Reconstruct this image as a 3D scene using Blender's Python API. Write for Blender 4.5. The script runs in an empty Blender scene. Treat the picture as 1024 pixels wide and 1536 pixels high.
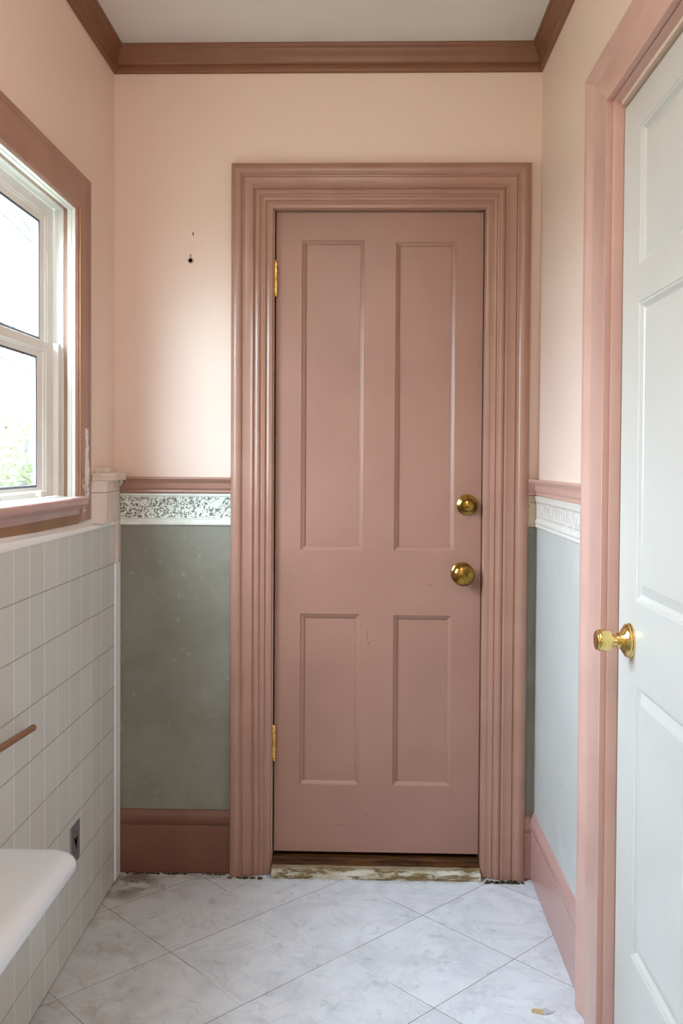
import bpy, bmesh, math, random
from mathutils import Vector, Matrix
random.seed(7)
C = bpy.context.scene.collection
S = bpy.context.scene

# ------------------------------------------------------------------ materials
def lin(c):
    return tuple(((v/255)/12.92 if v/255 <= .04045 else ((v/255+.055)/1.055)**2.4) for v in c)

class NT:
    """small helper around a material's node tree"""
    def __init__(s, name, rough=.5, spec=.5, metal=0., color=(200, 200, 200)):
        s.m = bpy.data.materials.new(name); s.m.use_nodes = True
        s.n = s.m.node_tree.nodes; s.l = s.m.node_tree.links
        s.b = s.n['Principled BSDF']
        s.b.inputs['Roughness'].default_value = rough
        s.b.inputs['Specular IOR Level'].default_value = spec
        s.b.inputs['Metallic'].default_value = metal
        s.b.inputs['Base Color'].default_value = (*lin(color), 1)
    def _in(s, sock, v):
        if hasattr(v, 'is_linked') or isinstance(v, bpy.types.NodeSocket): s.l.new(v, sock)
        elif v is not None: sock.default_value = v
    def math(s, op, a, b=None, c=None, clamp=False):
        n = s.n.new('ShaderNodeMath'); n.operation = op; n.use_clamp = clamp
        for i, v in enumerate((a, b, c)):
            if v is not None: s._in(n.inputs[i], v)
        return n.outputs[0]
    def pos(s):
        n = s.n.new('ShaderNodeTexCoord'); return n.outputs['Object']
    def xyz(s, v=None):
        n = s.n.new('ShaderNodeSeparateXYZ'); s.l.new(v or s.pos(), n.inputs[0]); return n.outputs
    def vec(s, x, y, z):
        n = s.n.new('ShaderNodeCombineXYZ')
        for i, v in enumerate((x, y, z)): s._in(n.inputs[i], v)
        return n.outputs[0]
    def map(s, scale=(1, 1, 1), loc=(0, 0, 0), rot=(0, 0, 0)):
        n = s.n.new('ShaderNodeMapping'); s.l.new(s.pos(), n.inputs[0])
        n.inputs['Scale'].default_value = scale; n.inputs['Location'].default_value = loc; n.inputs['Rotation'].default_value = rot
        return n.outputs[0]
    def noise(s, scale, detail=3, rough=.55, vec=None, dist=0.):
        n = s.n.new('ShaderNodeTexNoise'); s.l.new(vec or s.pos(), n.inputs['Vector'])
        n.inputs['Scale'].default_value = scale; n.inputs['Detail'].default_value = detail
        n.inputs['Roughness'].default_value = rough; n.inputs['Distortion'].default_value = dist
        return n.outputs['Fac']
    def voro(s, scale, feature='F1', vec=None, out='Distance', rnd=1.):
        n = s.n.new('ShaderNodeTexVoronoi'); n.feature = feature; s.l.new(vec or s.pos(), n.inputs['Vector'])
        n.inputs['Scale'].default_value = scale; n.inputs['Randomness'].default_value = rnd
        return n.outputs[out]
    def ramp(s, f, lo, hi, a=0., b=1., smooth=True):
        n = s.n.new('ShaderNodeMapRange'); n.interpolation_type = 'SMOOTHSTEP' if smooth else 'LINEAR'
        s._in(n.inputs[0], f)
        for i, v in enumerate((lo, hi, a, b)): n.inputs[i+1].default_value = v
        return n.outputs[0]
    def mix(s, f, a, b):
        n = s.n.new('ShaderNodeMix'); n.data_type = 'RGBA'
        s._in(n.inputs[0], f)
        for i, v in ((6, a), (7, b)):
            s._in(n.inputs[i], (*lin(v), 1) if isinstance(v, tuple) else v)
        return n.outputs[2]
    def col(s, v): s.l.new(v, s.b.inputs['Base Color']); return s
    def bump(s, h, strength=.2, dist=.01):
        n = s.n.new('ShaderNodeBump'); n.inputs['Strength'].default_value = strength; n.inputs['Distance'].default_value = dist
        s.l.new(h, n.inputs['Height']); s.l.new(n.outputs[0], s.b.inputs['Normal']); return s
    def box(s, v, lo, hi, e):
        """soft 0-1 window of a coordinate"""
        return s.math('MULTIPLY', s.ramp(v, lo-e, lo+e), s.ramp(v, hi-e, hi+e, 1., 0.))

def painted(name, c1, c2, rough=.38, bump=.06, scale=6, spec=.5, grain=True):
    t = NT(name, rough, spec)
    n = t.noise(scale, 4)
    t.col(t.mix(t.ramp(n, .35, .65), c1, c2))
    h = t.noise(9, 4, .6, vec=t.map((18, 18, 1.2)) if grain else t.map((8, 8, 8)))
    t.bump(h, bump, .004)
    return t.m

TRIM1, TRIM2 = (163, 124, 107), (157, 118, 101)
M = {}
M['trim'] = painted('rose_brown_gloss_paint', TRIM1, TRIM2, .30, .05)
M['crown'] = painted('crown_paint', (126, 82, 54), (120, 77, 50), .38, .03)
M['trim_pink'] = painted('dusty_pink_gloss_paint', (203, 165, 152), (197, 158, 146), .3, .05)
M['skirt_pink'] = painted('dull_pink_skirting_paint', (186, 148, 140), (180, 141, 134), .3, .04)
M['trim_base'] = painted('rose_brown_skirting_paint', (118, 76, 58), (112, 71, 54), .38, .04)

def door_paint():
    t = NT('rose_brown_door_paint', .36)
    x, y, z = t.xyz()
    c = t.mix(t.ramp(t.noise(3.5, 4), .35, .65), (156, 117, 101), (150, 112, 96))
    sc = t.noise(5, 3, .6, vec=t.map((3, 1, 34)))
    m = t.math('MULTIPLY', t.ramp(sc, .69, .72), t.ramp(t.noise(2.3, 2), .5, .6))
    c = t.mix(t.math('MULTIPLY', m, .45), c, (110, 72, 60))
    wob = t.math('MULTIPLY', t.math('SUBTRACT', t.noise(25, 3), .5), .006)
    def mark(x0, x1, z0, z1, e, k):
        nonlocal c
        c = t.mix(t.math('MULTIPLY', t.math('MULTIPLY', t.box(t.math('ADD', x, wob), x0, x1, e), t.box(t.math('ADD', z, wob), z0, z1, .001)), k), c, (70, 44, 38))
    mark(.180, .198, .917, .919, .002, .7); mark(.160, .166, .919, .921, .001, .6); mark(-.008, -.006, .74, .775, .001, .5); mark(-.004, -.001, .728, .735, .001, .7)
    mark(-.006, -.003, .180, .184, .001, .8); mark(-.10, -.06, .148, .150, .004, .35); mark(.26, .262, .22, .262, .001, .3); mark(.29, .293, .168, .171, .001, .6)
    t.col(c)
    t.bump(t.noise(9, 4, .6, vec=t.map((22, 22, 1.2))), .07, .004)
    return t.m
M['door'] = door_paint()

def wall_paint():
    t = NT('peach_pink_wall_paint', .5, .35)
    x, y, z = t.xyz()
    n = t.noise(1.6, 3)
    c = t.mix(t.ramp(n, .35, .65), (231, 209, 195), (226, 203, 189))
    # warm light towards the ceiling, put into the wall colour
    c = t.mix(t.ramp(z, 1.5, 2.5, 0, .6), c, (230, 205, 185))
    t.col(c)
    t.bump(t.noise(60, 3, .5), .05, .002)
    return t.m
M['wall'] = wall_paint()

def ceil_paint():
    t = NT('off_white_ceiling_paint', .8, .2)
    t.col(t.mix(t.ramp(t.noise(2, 3), .3, .7), (226, 221, 212), (218, 212, 203)))
    return t.m
M['ceiling'] = ceil_paint()

def plaster(name, c1, c2, c3):
    t = NT(name, .45, .4)
    n = t.noise(5, 5, .6, dist=.4)
    c = t.mix(t.ramp(n, .3, .7), c1, c2)
    m = t.ramp(t.noise(2.1, 4, .6), .52, .68)
    c = t.mix(t.math('MULTIPLY', m, .6), c, c3)
    c = t.mix(t.math('MULTIPLY', t.ramp(t.noise(38, 3, .6), .62, .75), .12), c, (225, 228, 230))
    t.col(c)
    t.bump(t.noise(26, 5, .65), .12, .003)
    return t.m
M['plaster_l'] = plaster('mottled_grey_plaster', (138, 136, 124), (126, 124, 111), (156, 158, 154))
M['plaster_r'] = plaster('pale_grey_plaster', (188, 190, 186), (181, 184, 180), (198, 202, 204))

def floor_mat():
    t = NT('marbled_floor_tile', .34, .5)
    x, y, z = t.xyz()
    s = .3217*math.sqrt(2)
    X = t.math('ADD', x, .07); Y = t.math('ADD', y, .465)
    u = t.math('DIVIDE', t.math('ADD', X, Y), s); v = t.math('DIVIDE', t.math('SUBTRACT', X, Y), s)
    def edge(w):
        f = t.math('FRACT', t.math('ADD', w, .5)); return t.math('ABSOLUTE', t.math('SUBTRACT', f, .5))
    eu, ev = edge(u), edge(v)
    g = t.math('MAXIMUM', t.ramp(eu, .0022, .0042, 1, 0), t.ramp(ev, .0022, .0042, 1, 0))
    cell = t.vec(t.math('FLOOR', u), t.math('FLOOR', v), 0.)
    wn = t.n.new('ShaderNodeTexWhiteNoise'); t.l.new(cell, wn.inputs[0])
    off = t.n.new('ShaderNodeVectorMath'); off.operation = 'MULTIPLY_ADD'
    t.l.new(wn.outputs['Color'], off.inputs[0]); off.inputs[1].default_value = (9, 9, 9); t.l.new(t.pos(), off.inputs[2])
    P = off.outputs[0]
    n1 = t.noise(7, 6, .62, vec=P, dist=.9); n2 = t.noise(22, 5, .6, vec=P, dist=.5)
    c = t.mix(t.ramp(n1, .3, .68), (205, 212, 220), (224, 231, 238))
    c = t.mix(t.math('MULTIPLY', t.ramp(n2, .5, .66), .35), c, (226, 228, 232))
    vein = t.ramp(t.math('ABSOLUTE', t.math('SUBTRACT', t.noise(4.5, 6, .62, vec=P, dist=1.2), .5)), 0, .035, 1, 0)
    c = t.mix(t.math('MULTIPLY', vein, .18), c, (160, 160, 166))
    # patchy grime by the tub-side wall and into the corner
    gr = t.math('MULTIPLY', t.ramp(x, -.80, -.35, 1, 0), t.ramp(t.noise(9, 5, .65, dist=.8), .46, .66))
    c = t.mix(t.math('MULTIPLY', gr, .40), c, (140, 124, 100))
    c = t.mix(t.ramp(x, -.80, -.30, .30, 0), c, (176, 166, 150))  # smooth brown tint, stronger towards the left wall
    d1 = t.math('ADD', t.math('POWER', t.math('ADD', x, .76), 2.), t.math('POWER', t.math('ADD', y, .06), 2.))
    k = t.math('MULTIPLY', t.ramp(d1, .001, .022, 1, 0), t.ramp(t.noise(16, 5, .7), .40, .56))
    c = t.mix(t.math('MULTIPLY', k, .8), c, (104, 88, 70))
    # dirt line at the base of the back wall
    k2 = t.math('MULTIPLY', t.ramp(y, -.05, -.005, 0, 1), t.ramp(t.noise(24, 5, .7), .40, .6))
    c = t.mix(t.math('MULTIPLY', k2, .6), c, (118, 100, 78))
    gc = t.mix(t.math('MULTIPLY', t.ramp(eu, .003, .005, 1, 0), t.box(x, -.42, .05, .05)), (92, 88, 84), (232, 232, 235))  # bright highlight along a grout run, painted into the joint colour
    gi = t.math('MULTIPLY', g, t.ramp(t.noise(5, 3), .3, .5, .6, .95))
    t.col(t.mix(gi, c, gc))
    t.bump(t.math('SUBTRACT', t.math('MULTIPLY', n1, .15), g), .12, .002)
    rr = t.ramp(n2, .3, .7, .26, .42); t.l.new(rr, t.b.inputs['Roughness'])
    return t.m
M['floor'] = floor_mat()

def tile_mat():
    t = NT('cream_wall_tile', .2, .5)
    x, y, z = t.xyz()
    W, H = .0965, .1267
    fy = t.math('DIVIDE', t.math('ADD', y, .11), W); fz = t.math('DIVIDE', t.math('SUBTRACT', z, .104), H)
    top = t.ramp(z, .9905, .9915, 1, 0, False)
    def edge(w):
        f = t.math('FRACT', t.math('ADD', w, .5)); return t.math('ABSOLUTE', t.math('SUBTRACT', f, .5))
    ey, ez = edge(fy), edge(fz)
    gy = t.ramp(ey, .014, .034, 1, 0)
    gz = t.math('MULTIPLY', t.ramp(ez, .007, .014, 1, 0), t.ramp(z, 1.0, 1.01, 1, 0))
    cell = t.vec(t.math('FLOOR', fy), t.math('FLOOR', fz), 0.)
    wn = t.n.new('ShaderNodeTexWhiteNoise'); t.l.new(cell, wn.inputs[0])
    c = t.mix(wn.outputs['Value'], (201, 205, 198), (211, 214, 208))
    c = t.mix(t.ramp(t.noise(3, 4), .4, .7, 0, .5), c, (208, 200, 194))
    c = t.mix(t.math('MULTIPLY', gy, .9), c, (236, 235, 226))
    c = t.mix(t.math('MULTIPLY', gz, .8), c, (150, 143, 132))
    t.col(c)
    t.bump(t.math('SUBTRACT', 0., t.math('MAXIMUM', t.math('MULTIPLY', gy, .4), gz)), .35, .0015)
    return t.m
M['tile'] = tile_mat()
M['ledge'] = painted('white_ledge_glaze', (240, 241, 240), (236, 237, 236), .25, .02, grain=False)
M['white_trim'] = painted('old_white_sash_paint', (232, 231, 226), (224, 222, 214), .35, .03)
M['white_door'] = painted('white_door_paint', (199, 200, 195), (195, 196, 191), .32, .03, 4)
M['ceramic'] = painted('white_porcelain', (226, 233, 240), (223, 230, 238), .1, .0, grain=False)
M['post'] = painted('worn_pinkish_white_paint', (222, 208, 196), (212, 196, 184), .5, .15, 14, grain=False)

def frieze_mat():
    t = NT('leaf_patterned_border', .4, .4)
    x, y, z = t.xyz()
    n = t.noise(95, 2.5, .6, dist=1.8); v = t.voro(120)
    n2 = t.noise(24, 2, .5)
    m = t.math('MULTIPLY', t.ramp(n, .46, .51), t.ramp(v, .72, .5))
    m = t.math('MAXIMUM', m, t.math('MULTIPLY', t.ramp(t.voro(48), .30, .22), t.ramp(n2, .48, .54)))
    m = t.math('MULTIPLY', m, t.ramp(n2, .68, .64))
    zone = t.box(z, 1.1275, 1.1935, .001)
    line = t.math('MAXIMUM', t.box(z, 1.1230, 1.1250, .0006), t.box(z, 1.1955, 1.1970, .0006))
    m = t.math('MAXIMUM', t.math('MULTIPLY', m, zone), t.math('MULTIPLY', line, .55))
    c = t.mix(t.ramp(n2, .4, .6), (226, 229, 221), (214, 218, 208))
    t.col(t.mix(t.math('MULTIPLY', m, .88), c, (78, 80, 68)))
    t.bump(m, .25, .002)
    return t.m
M['frieze'] = frieze_mat()

def emboss_mat(name, c1, c2, dark, amt):
    t = NT(name, .45, .4)
    x, y, z = t.xyz()
    n = t.noise(55, 3, .6, vec=t.map((1, 1, .6)), dist=1.2)
    w = t.math('FRACT', t.math('MULTIPLY', t.math('ADD', x, y), 105.))
    dot = t.math('MULTIPLY', t.ramp(w, .42, .5), t.ramp(t.noise(40, 2), .35, .5))
    rows = t.math('MAXIMUM', t.box(z, 1.181, 1.187, .001), t.box(z, 1.137, 1.142, .001))
    scroll = t.math('MULTIPLY', t.ramp(n, .52, .60), t.box(z, 1.147, 1.177, .003))
    m = t.math('MAXIMUM', t.math('MULTIPLY', dot, rows), t.math('MULTIPLY', scroll, amt))
    c = t.mix(t.ramp(n, .3, .7), c1, c2)
    c = t.mix(t.math('MULTIPLY', t.ramp(t.noise(12, 4), .5, .7), .5), c, (218, 206, 190))
    t.col(t.mix(t.math('MULTIPLY', m, .6), c, dark))
    t.bump(t.math('ADD', n, t.math('MULTIPLY', m, -1.)), .5, .004)
    return t.m
M['frieze_r'] = emboss_mat('embossed_white_border', (222, 219, 213), (206, 202, 195), (148, 142, 130), .45)
M['frieze_s'] = emboss_mat('stained_embossed_border', (206, 190, 160), (176, 156, 124), (120, 98, 66), .9)

def wood_worn():
    t = NT('worn_painted_sill_board', .7, .3)
    x, y, z = t.xyz()
    g = t.noise(12, 5, .6, vec=t.map((2, 14, 14)))
    wood = t.mix(t.ramp(g, .3, .7), (104, 82, 50), (140, 122, 82))
    paint = t.mix(t.ramp(t.noise(20, 4), .3, .7), (208, 204, 192), (176, 168, 140))
    k = t.ramp(t.noise(11, 6, .68, vec=t.map((1, 3, 5)), dist=.6), .47, .56)
    k = t.math('MAXIMUM', k, t.math('MULTIPLY', t.ramp(y, -.010, .004), .75))
    c = t.mix(k, paint, wood)
    rust = t.math('MULTIPLY', t.ramp(t.noise(6, 5, .7, vec=t.map((1, 2, 2), (3, 1, 0))), .58, .64), t.ramp(y, -.05, -.02, 1, .3))
    c = t.mix(rust, c, (112, 66, 34))
    t.col(c)
    t.bump(t.math('ADD', k, g), .6, .004)
    return t.m
M['sill_board'] = wood_worn()
def dark_wood():
    t = NT('dark_stained_threshold_wood', .4, .5)
    g = t.noise(8, 5, .65, vec=t.map((1.5, 14, 20)))
    t.col(t.mix(t.ramp(g, .35, .68), (48, 26, 12), (112, 70, 32)))
    t.bump(g, .4, .004)
    return t.m
M['dark_wood'] = dark_wood()
M['strip'] = NT('tan_groove_shade', .5, .4, color=(158, 128, 108)).m  # colour for the shade drawn in the jamb grooves
M['orange'] = NT('bare_orange_wood_edge', .5, .4, color=(196, 142, 96)).m
M['black'] = NT('matte_black', .9, .1, color=(14, 10, 8)).m  # plain black for the plate's hole and the screw head
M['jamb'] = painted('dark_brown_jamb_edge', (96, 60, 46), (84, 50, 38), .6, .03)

def brass(name, c1, c2, r):
    t = NT(name, r, .5, 1.)
    n = t.noise(30, 4, .6)
    t.col(t.mix(t.ramp(n, .4, .65), c1, c2))
    t.l.new(t.ramp(n, .3, .7, r, r+.12), t.b.inputs['Roughness'])
    return t.m
M['brass'] = brass('polished_brass', (232, 206, 136), (214, 180, 104), .10)
M['brass_dark'] = brass('aged_brass', (160, 130, 62), (104, 78, 34), .15)
M['brass_hinge'] = brass('hinge_brass', (232, 200, 110), (206, 166, 78), .25)
M['steel'] = NT('dull_grey_steel', .45, .5, .7, (142, 146, 148)).m
M['grime'] = (lambda t: (t.col(t.mix(t.ramp(t.noise(90, 3), .4, .6), (30, 24, 16), (92, 78, 54))), t.bump(t.noise(160, 3), .8, .003), t.m)[-1])(NT('black_grime', .9, .2))
M['gasket'] = NT('dark_glazing_gasket', .5, .4, color=(92, 98, 110)).m
def rod_mat():
    t = NT('brown_wooden_rod', .4, .4)
    t.col(t.mix(t.noise(20, 3, vec=t.map((20, 2, 20))), (150, 112, 80), (120, 84, 58))); return t.m
M['rod'] = rod_mat()
M['brown'] = painted('brown_varnished_strip', (150, 110, 72), (134, 96, 62), .45, .05)

def glass_mat():
    m = bpy.data.materials.new('clear_window_glass'); m.use_nodes = True
    n, l = m.node_tree.nodes, m.node_tree.links
    n.remove(n['Principled BSDF'])
    tr = n.new('ShaderNodeBsdfTransparent'); tr.inputs[0].default_value = (.93, .95, .94, 1)
    gl = n.new('ShaderNodeBsdfGlossy'); gl.inputs['Roughness'].default_value = .02
    lw = n.new('ShaderNodeLayerWeight'); lw.inputs[0].default_value = .5
    pw = n.new('ShaderNodeMath'); pw.operation = 'POWER'; l.new(lw.outputs['Facing'], pw.inputs[0]); pw.inputs[1].default_value = 5
    fr = n.new('ShaderNodeMath'); fr.operation = 'MULTIPLY_ADD'; l.new(pw.outputs[0], fr.inputs[0]); fr.inputs[1].default_value = .5; fr.inputs[2].default_value = .02
    mx = n.new('ShaderNodeMixShader')
    l.new(fr.outputs[0], mx.inputs[0]); l.new(tr.outputs[0], mx.inputs[1]); l.new(gl.outputs[0], mx.inputs[2])
    l.new(mx.outputs[0], n['Material Output'].inputs[0])
    return m
M['glass'] = glass_mat()

def casing_peel():
    """rose-brown paint with a chipped white streak low on the far upright"""
    t = NT('chipped_rose_brown_paint', .34)
    x, y, z = t.xyz()
    c = t.mix(t.ramp(t.noise(6, 4), .35, .65), (160, 120, 102), (153, 113, 96))
    wob = t.math('MULTIPLY', t.math('SUBTRACT', t.noise(30, 4, .7), .5), .016)
    yy = t.math('ADD', y, wob)
    k = t.math('MULTIPLY', t.box(yy, -.352, -.318, .0015), t.box(t.math('ADD', z, wob), 1.195, 1.395, .002))
    low = t.math('MULTIPLY', t.box(t.math('ADD', yy, wob), -.375, -.335, .003), t.math('MULTIPLY', t.box(z, 1.165, 1.255, .006), t.ramp(t.noise(60, 4, .7), .5, .58)))
    chip = t.mix(t.ramp(t.noise(45, 4, .7), .54, .64), (222, 216, 210), (150, 118, 104))
    m = t.math('MAXIMUM', k, low)
    c = t.mix(m, c, chip)
    t.col(c); t.bump(t.math('SUBTRACT', t.math('MULTIPLY', t.noise(80, 4, .7), .4), m), .5, .002)
    return t.m
M['win_casing'] = casing_peel()

def leaf_mat(name, c1, c2):
    t = NT(name, .6, .2)
    c = t.mix(t.noise(3, 2), c1, c2); t.col(c)
    tl = t.n.new('ShaderNodeBsdfTranslucent'); t.l.new(c, tl.inputs[0])
    mx = t.n.new('ShaderNodeMixShader'); mx.inputs[0].default_value = .5
    t.l.new(t.b.outputs[0], mx.inputs[1]); t.l.new(tl.outputs[0], mx.inputs[2])
    t.l.new(mx.outputs[0], t.n['Material Output'].inputs[0])
    return t.m
M['leaf'] = leaf_mat('spring_green_leaves', (98, 99, 76), (80, 84, 60))
M['leaf_pale'] = leaf_mat('pale_green_leaves', (96, 104, 82), (84, 92, 70))
M['bark'] = painted('grey_bark', (84, 82, 80), (74, 72, 70), .9, .3, 20)
M['grass'] = painted('lawn_green', (92, 94, 82), (80, 84, 70), .9, .2, 3, grain=False)

# ------------------------------------------------------------------ mesh helpers
def obj(name, bm, mat, parent=None, smooth=30, loc=None, bevel=0):
    me = bpy.data.meshes.new(name)
    if bevel:
        bmesh.ops.bevel(bm, geom=[e for e in bm.edges if len(e.link_faces) == 2 and e.calc_face_angle(0) > .6], offset=bevel, segments=2, profile=.6, affect='EDGES', clamp_overlap=True)
    bmesh.ops.recalc_face_normals(bm, faces=bm.faces)
    bm.to_mesh(me); bm.free()
    for p in me.polygons: p.use_smooth = smooth > 0
    if smooth: me.set_sharp_from_angle(angle=math.radians(smooth))
    mats = mat if isinstance(mat, (list, tuple)) else [mat]
    for m in mats: me.materials.append(m)
    o = bpy.data.objects.new(name, me); C.objects.link(o)
    if parent: o.parent = parent
    if loc: o.location = loc
    return o

def empty(name, loc=(0, 0, 0)):
    o = bpy.data.objects.new(name, None); C.objects.link(o); o.location = loc; o.empty_display_size = .1
    return o
def tag(o, label=None, cat=None, group=None, kind=None):
    for k, v in (('label', label), ('category', cat), ('group', group), ('kind', kind)):
        if v: o[k] = v
    return o
def struct(o): o['kind'] = 'structure'; return o

def box(bm, x0, x1, y0, y1, z0, z1, mi=0):
    v = [bm.verts.new(p) for p in ((x0, y0, z0), (x1, y0, z0), (x1, y1, z0), (x0, y1, z0), (x0, y0, z1), (x1, y0, z1), (x1, y1, z1), (x0, y1, z1))]
    for f in ((0, 3, 2, 1), (4, 5, 6, 7), (0, 1, 5, 4), (1, 2, 6, 5), (2, 3, 7, 6), (3, 0, 4, 7)):
        bm.faces.new([v[i] for i in f]).material_index = mi
    return v
def boxbm(*a): bm = bmesh.new(); box(bm, *a); return bm

def prism(bm, poly, z0, z1, s0=1., s1=1.):
    """vertical prism over an (x, y) polygon; s0/s1 scale the ends about the centroid"""
    cx = sum(p[0] for p in poly)/len(poly); cy = sum(p[1] for p in poly)/len(poly)
    a = [bm.verts.new((cx+(p[0]-cx)*s0, cy+(p[1]-cy)*s0, z0)) for p in poly]
    b = [bm.verts.new((cx+(p[0]-cx)*s1, cy+(p[1]-cy)*s1, z1)) for p in poly]
    n = len(poly)
    bm.faces.new(a[::-1]); bm.faces.new(b)
    for i in range(n): bm.faces.new((a[i], a[(i+1) % n], b[(i+1) % n], b[i]))

def sweep(prof, ends, mapf, cap=True):
    """prof: list of (u, d). ends: two functions u -> (a, b). mapf(a, b, d) -> xyz."""
    bm = bmesh.new()
    A = [bm.verts.new(mapf(*ends[0](u), d)) for u, d in prof]
    B = [bm.verts.new(mapf(*ends[1](u), d)) for u, d in prof]
    for i in range(len(prof)-1): bm.faces.new((A[i], A[i+1], B[i+1], B[i]))
    bm.faces.new((A[-1], A[0], B[0], B[-1]))
    if cap:
        bm.faces.new(A); bm.faces.new(B[::-1])
    return bm

def fine(prof, r=2):
    """round a polyline profile slightly by chamfering its corners"""
    out = [prof[0]]
    for i in range(1, len(prof)-1):
        p, q, n = prof[i-1], prof[i], prof[i+1]
        a, b = Vector(p)-Vector(q), Vector(n)-Vector(q)
        la, lb = a.length, b.length
        k = min(.0012, la*.3, lb*.3)
        out += [tuple(Vector(q)+a/la*k), tuple(Vector(q)+b/lb*k)]
    return out+[prof[-1]]

def lathe(name, prof, mat, parent, origin, axis, seg=40, smooth=40):
    """prof: (distance along axis, radius)"""
    axis = Vector(axis).normalized(); q = Vector((0, 0, 1)).rotation_difference(axis)
    bm = bmesh.new(); rings = []
    for h, r in prof:
        if r < 1e-6: rings.append([bm.verts.new(q @ Vector((0, 0, h)))])
        else: rings.append([bm.verts.new(q @ Vector((r*math.cos(2*math.pi*i/seg), r*math.sin(2*math.pi*i/seg), h))) for i in range(seg)])
    for a, b in zip(rings, rings[1:]):
        for i in range(seg):
            j = (i+1) % seg
            f = [a[i] if len(a) > 1 else a[0]]
            if len(a) > 1: f.append(a[j])
            f += [b[j], b[i]] if len(b) > 1 else [b[0]]
            if len(set(f)) > 2: bm.faces.new(f)
    for r in (rings[0], rings[-1]):
        if len(r) > 1: bm.faces.new(r)
    o = obj(name, bm, mat, parent, smooth)
    pl = parent.matrix_world.translation if False else Vector((0, 0, 0))
    o.location = Vector(origin)-pl
    return o

def tube(bm, pts, radii, seg=8):
    rings = []
    for i, p in enumerate(pts):
        p = Vector(p)
        d = (Vector(pts[min(i+1, len(pts)-1)])-Vector(pts[max(i-1, 0)])).normalized()
        q = Vector((0, 0, 1)).rotation_difference(d)
        rings.append([bm.verts.new(p+q @ Vector((radii[i]*math.cos(2*math.pi*k/seg), radii[i]*math.sin(2*math.pi*k/seg), 0))) for k in range(seg)])
    for a, b in zip(rings, rings[1:]):
        for k in range(seg): bm.faces.new((a[k], a[(k+1) % seg], b[(k+1) % seg], b[k]))
    bm.faces.new(rings[0][::-1]); bm.faces.new(rings[-1])

# ------------------------------------------------------------------ measured room
XL, XR, YB, YF, ZC = -.810, .524, .020, -3.70, 2.600
XT = -.785                       # face of the tiled wainscot
ZT = 1.122                       # top of the tiles
# back wall opening for the door
DX0, DX1, DZ = -.306, .357, 2.100
# right-hand doorway
RY0, RY1, RZ = -1.93, -.888, 2.068
# window opening
WY0, WY1, WZ0, WZ1 = -1.30, -.405, 1.200, 1.987

floor = struct(obj('floor', boxbm(XL-.2, XR+.25, YF-.1, .30, -.10, 0), M['floor'], smooth=0))
struct(obj('ceiling', boxbm(XL-.2, XR+.25, YF-.1, YB+.15, ZC, ZC+.1), M['ceiling'], smooth=0))
bm = bmesh.new()
box(bm, XL-.075, DX0, YB, YB+.13, 0, ZC); box(bm, DX1, XR+.15, YB, YB+.13, 0, ZC); box(bm, DX0, DX1, YB, YB+.13, DZ, ZC)
struct(obj('wall_back', bm, M['wall'], smooth=0))
bm = bmesh.new()
box(bm, XR, XR+.12, RY1, YB, 0, ZC); box(bm, XR, XR+.12, YF, RY0, 0, ZC); box(bm, XR, XR+.12, RY0, RY1, RZ, ZC)
struct(obj('wall_right', bm, M['wall'], smooth=0))
bm = bmesh.new()
box(bm, XL-.075, XL, WY1, YB, 0, ZC); box(bm, XL-.075, XL, YF, WY0, 0, ZC)
box(bm, XL-.075, XL, WY0, WY1, WZ1, ZC); box(bm, XL-.075, XL, WY0, WY1, 0, WZ0-.03)
struct(obj('wall_left', bm, M['wall'], smooth=0))
struct(obj('wall_front', boxbm(XL-.15, XR+.15, YF-.12, YF, 0, ZC), M['wall'], smooth=0))

# ------------------------------------------------------------------ crown moulding
CP = fine([(0, 0), (0, .008), (.004, .011), (.022, .012), (.025, .009), (.029, .013), (.036, .0145), (.046, .018), (.055, .0225), (.063, .026), (.068, .0265), (.070, .030), (.075, .033), (.083, .034), (.083, 0)])
Z0 = ZC-.083
tr = struct(empty('trim_1'))
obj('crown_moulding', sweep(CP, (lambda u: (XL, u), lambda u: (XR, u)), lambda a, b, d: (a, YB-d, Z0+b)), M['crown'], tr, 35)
# mitred side runs: back ends follow the profile so the corners close
def crown_side(x, sgn):
    bm = bmesh.new()
    A = [bm.verts.new((x+sgn*d, YB-d, Z0+u)) for u, d in CP]
    B = [bm.verts.new((x+sgn*d, YF, Z0+u)) for u, d in CP]
    for i in range(len(CP)-1): bm.faces.new((A[i], A[i+1], B[i+1], B[i]))
    bm.faces.new((A[-1], A[0], B[0], B[-1])); bm.faces.new(B)
    return bm
obj('crown_moulding', crown_side(XL, 1), M['crown'], tr, 35)
obj('crown_moulding', crown_side(XR, -1), M['crown'], tr, 35)

# ------------------------------------------------------------------ back door casing
# (u measured inward from the outer edge, d proud of the wall)
P1 = [(0, 0), (0, .026), (.003, .033), (.010, .037), (.020, .038), (.028, .036), (.034, .031), (.037, .025), (.040, .0245), (.044, .028), (.058, .0265), (.070, .0285), (.074, .024), (.076, .021),
      (.080, .025), (.086, .0265), (.092, .024), (.096, .018), (.099, .0175), (.103, .020), (.110, .018), (.113, .012), (.116, .011), (.122, .0125), (.132, .010), (.1355, .004), (.1360, -.060), (.10, -.060), (.06, 0)]
CX0, CX1, CZT = -.4365, .4895, 2.2315
def cas(prof, a0, a1, bt, bb, sl, sr, st, mapf, mat, parent, nm='casing'):
    obj('side_'+nm, sweep(prof, (lambda u: (a0+u*sl, bb), lambda u: (a0+u*sl, bt-u*st)), mapf), mat, parent, 28)
    obj('side_'+nm, sweep(prof, (lambda u: (a1-u*sr, bb), lambda u: (a1-u*sr, bt-u*st)), mapf), mat, parent, 28)
    obj('head_'+nm, sweep(prof, (lambda u: (a0+u*sl, bt-u*st), lambda u: (a1-u*sr, bt-u*st)), mapf), mat, parent, 28)
tr = struct(empty('trim_2'))
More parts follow.
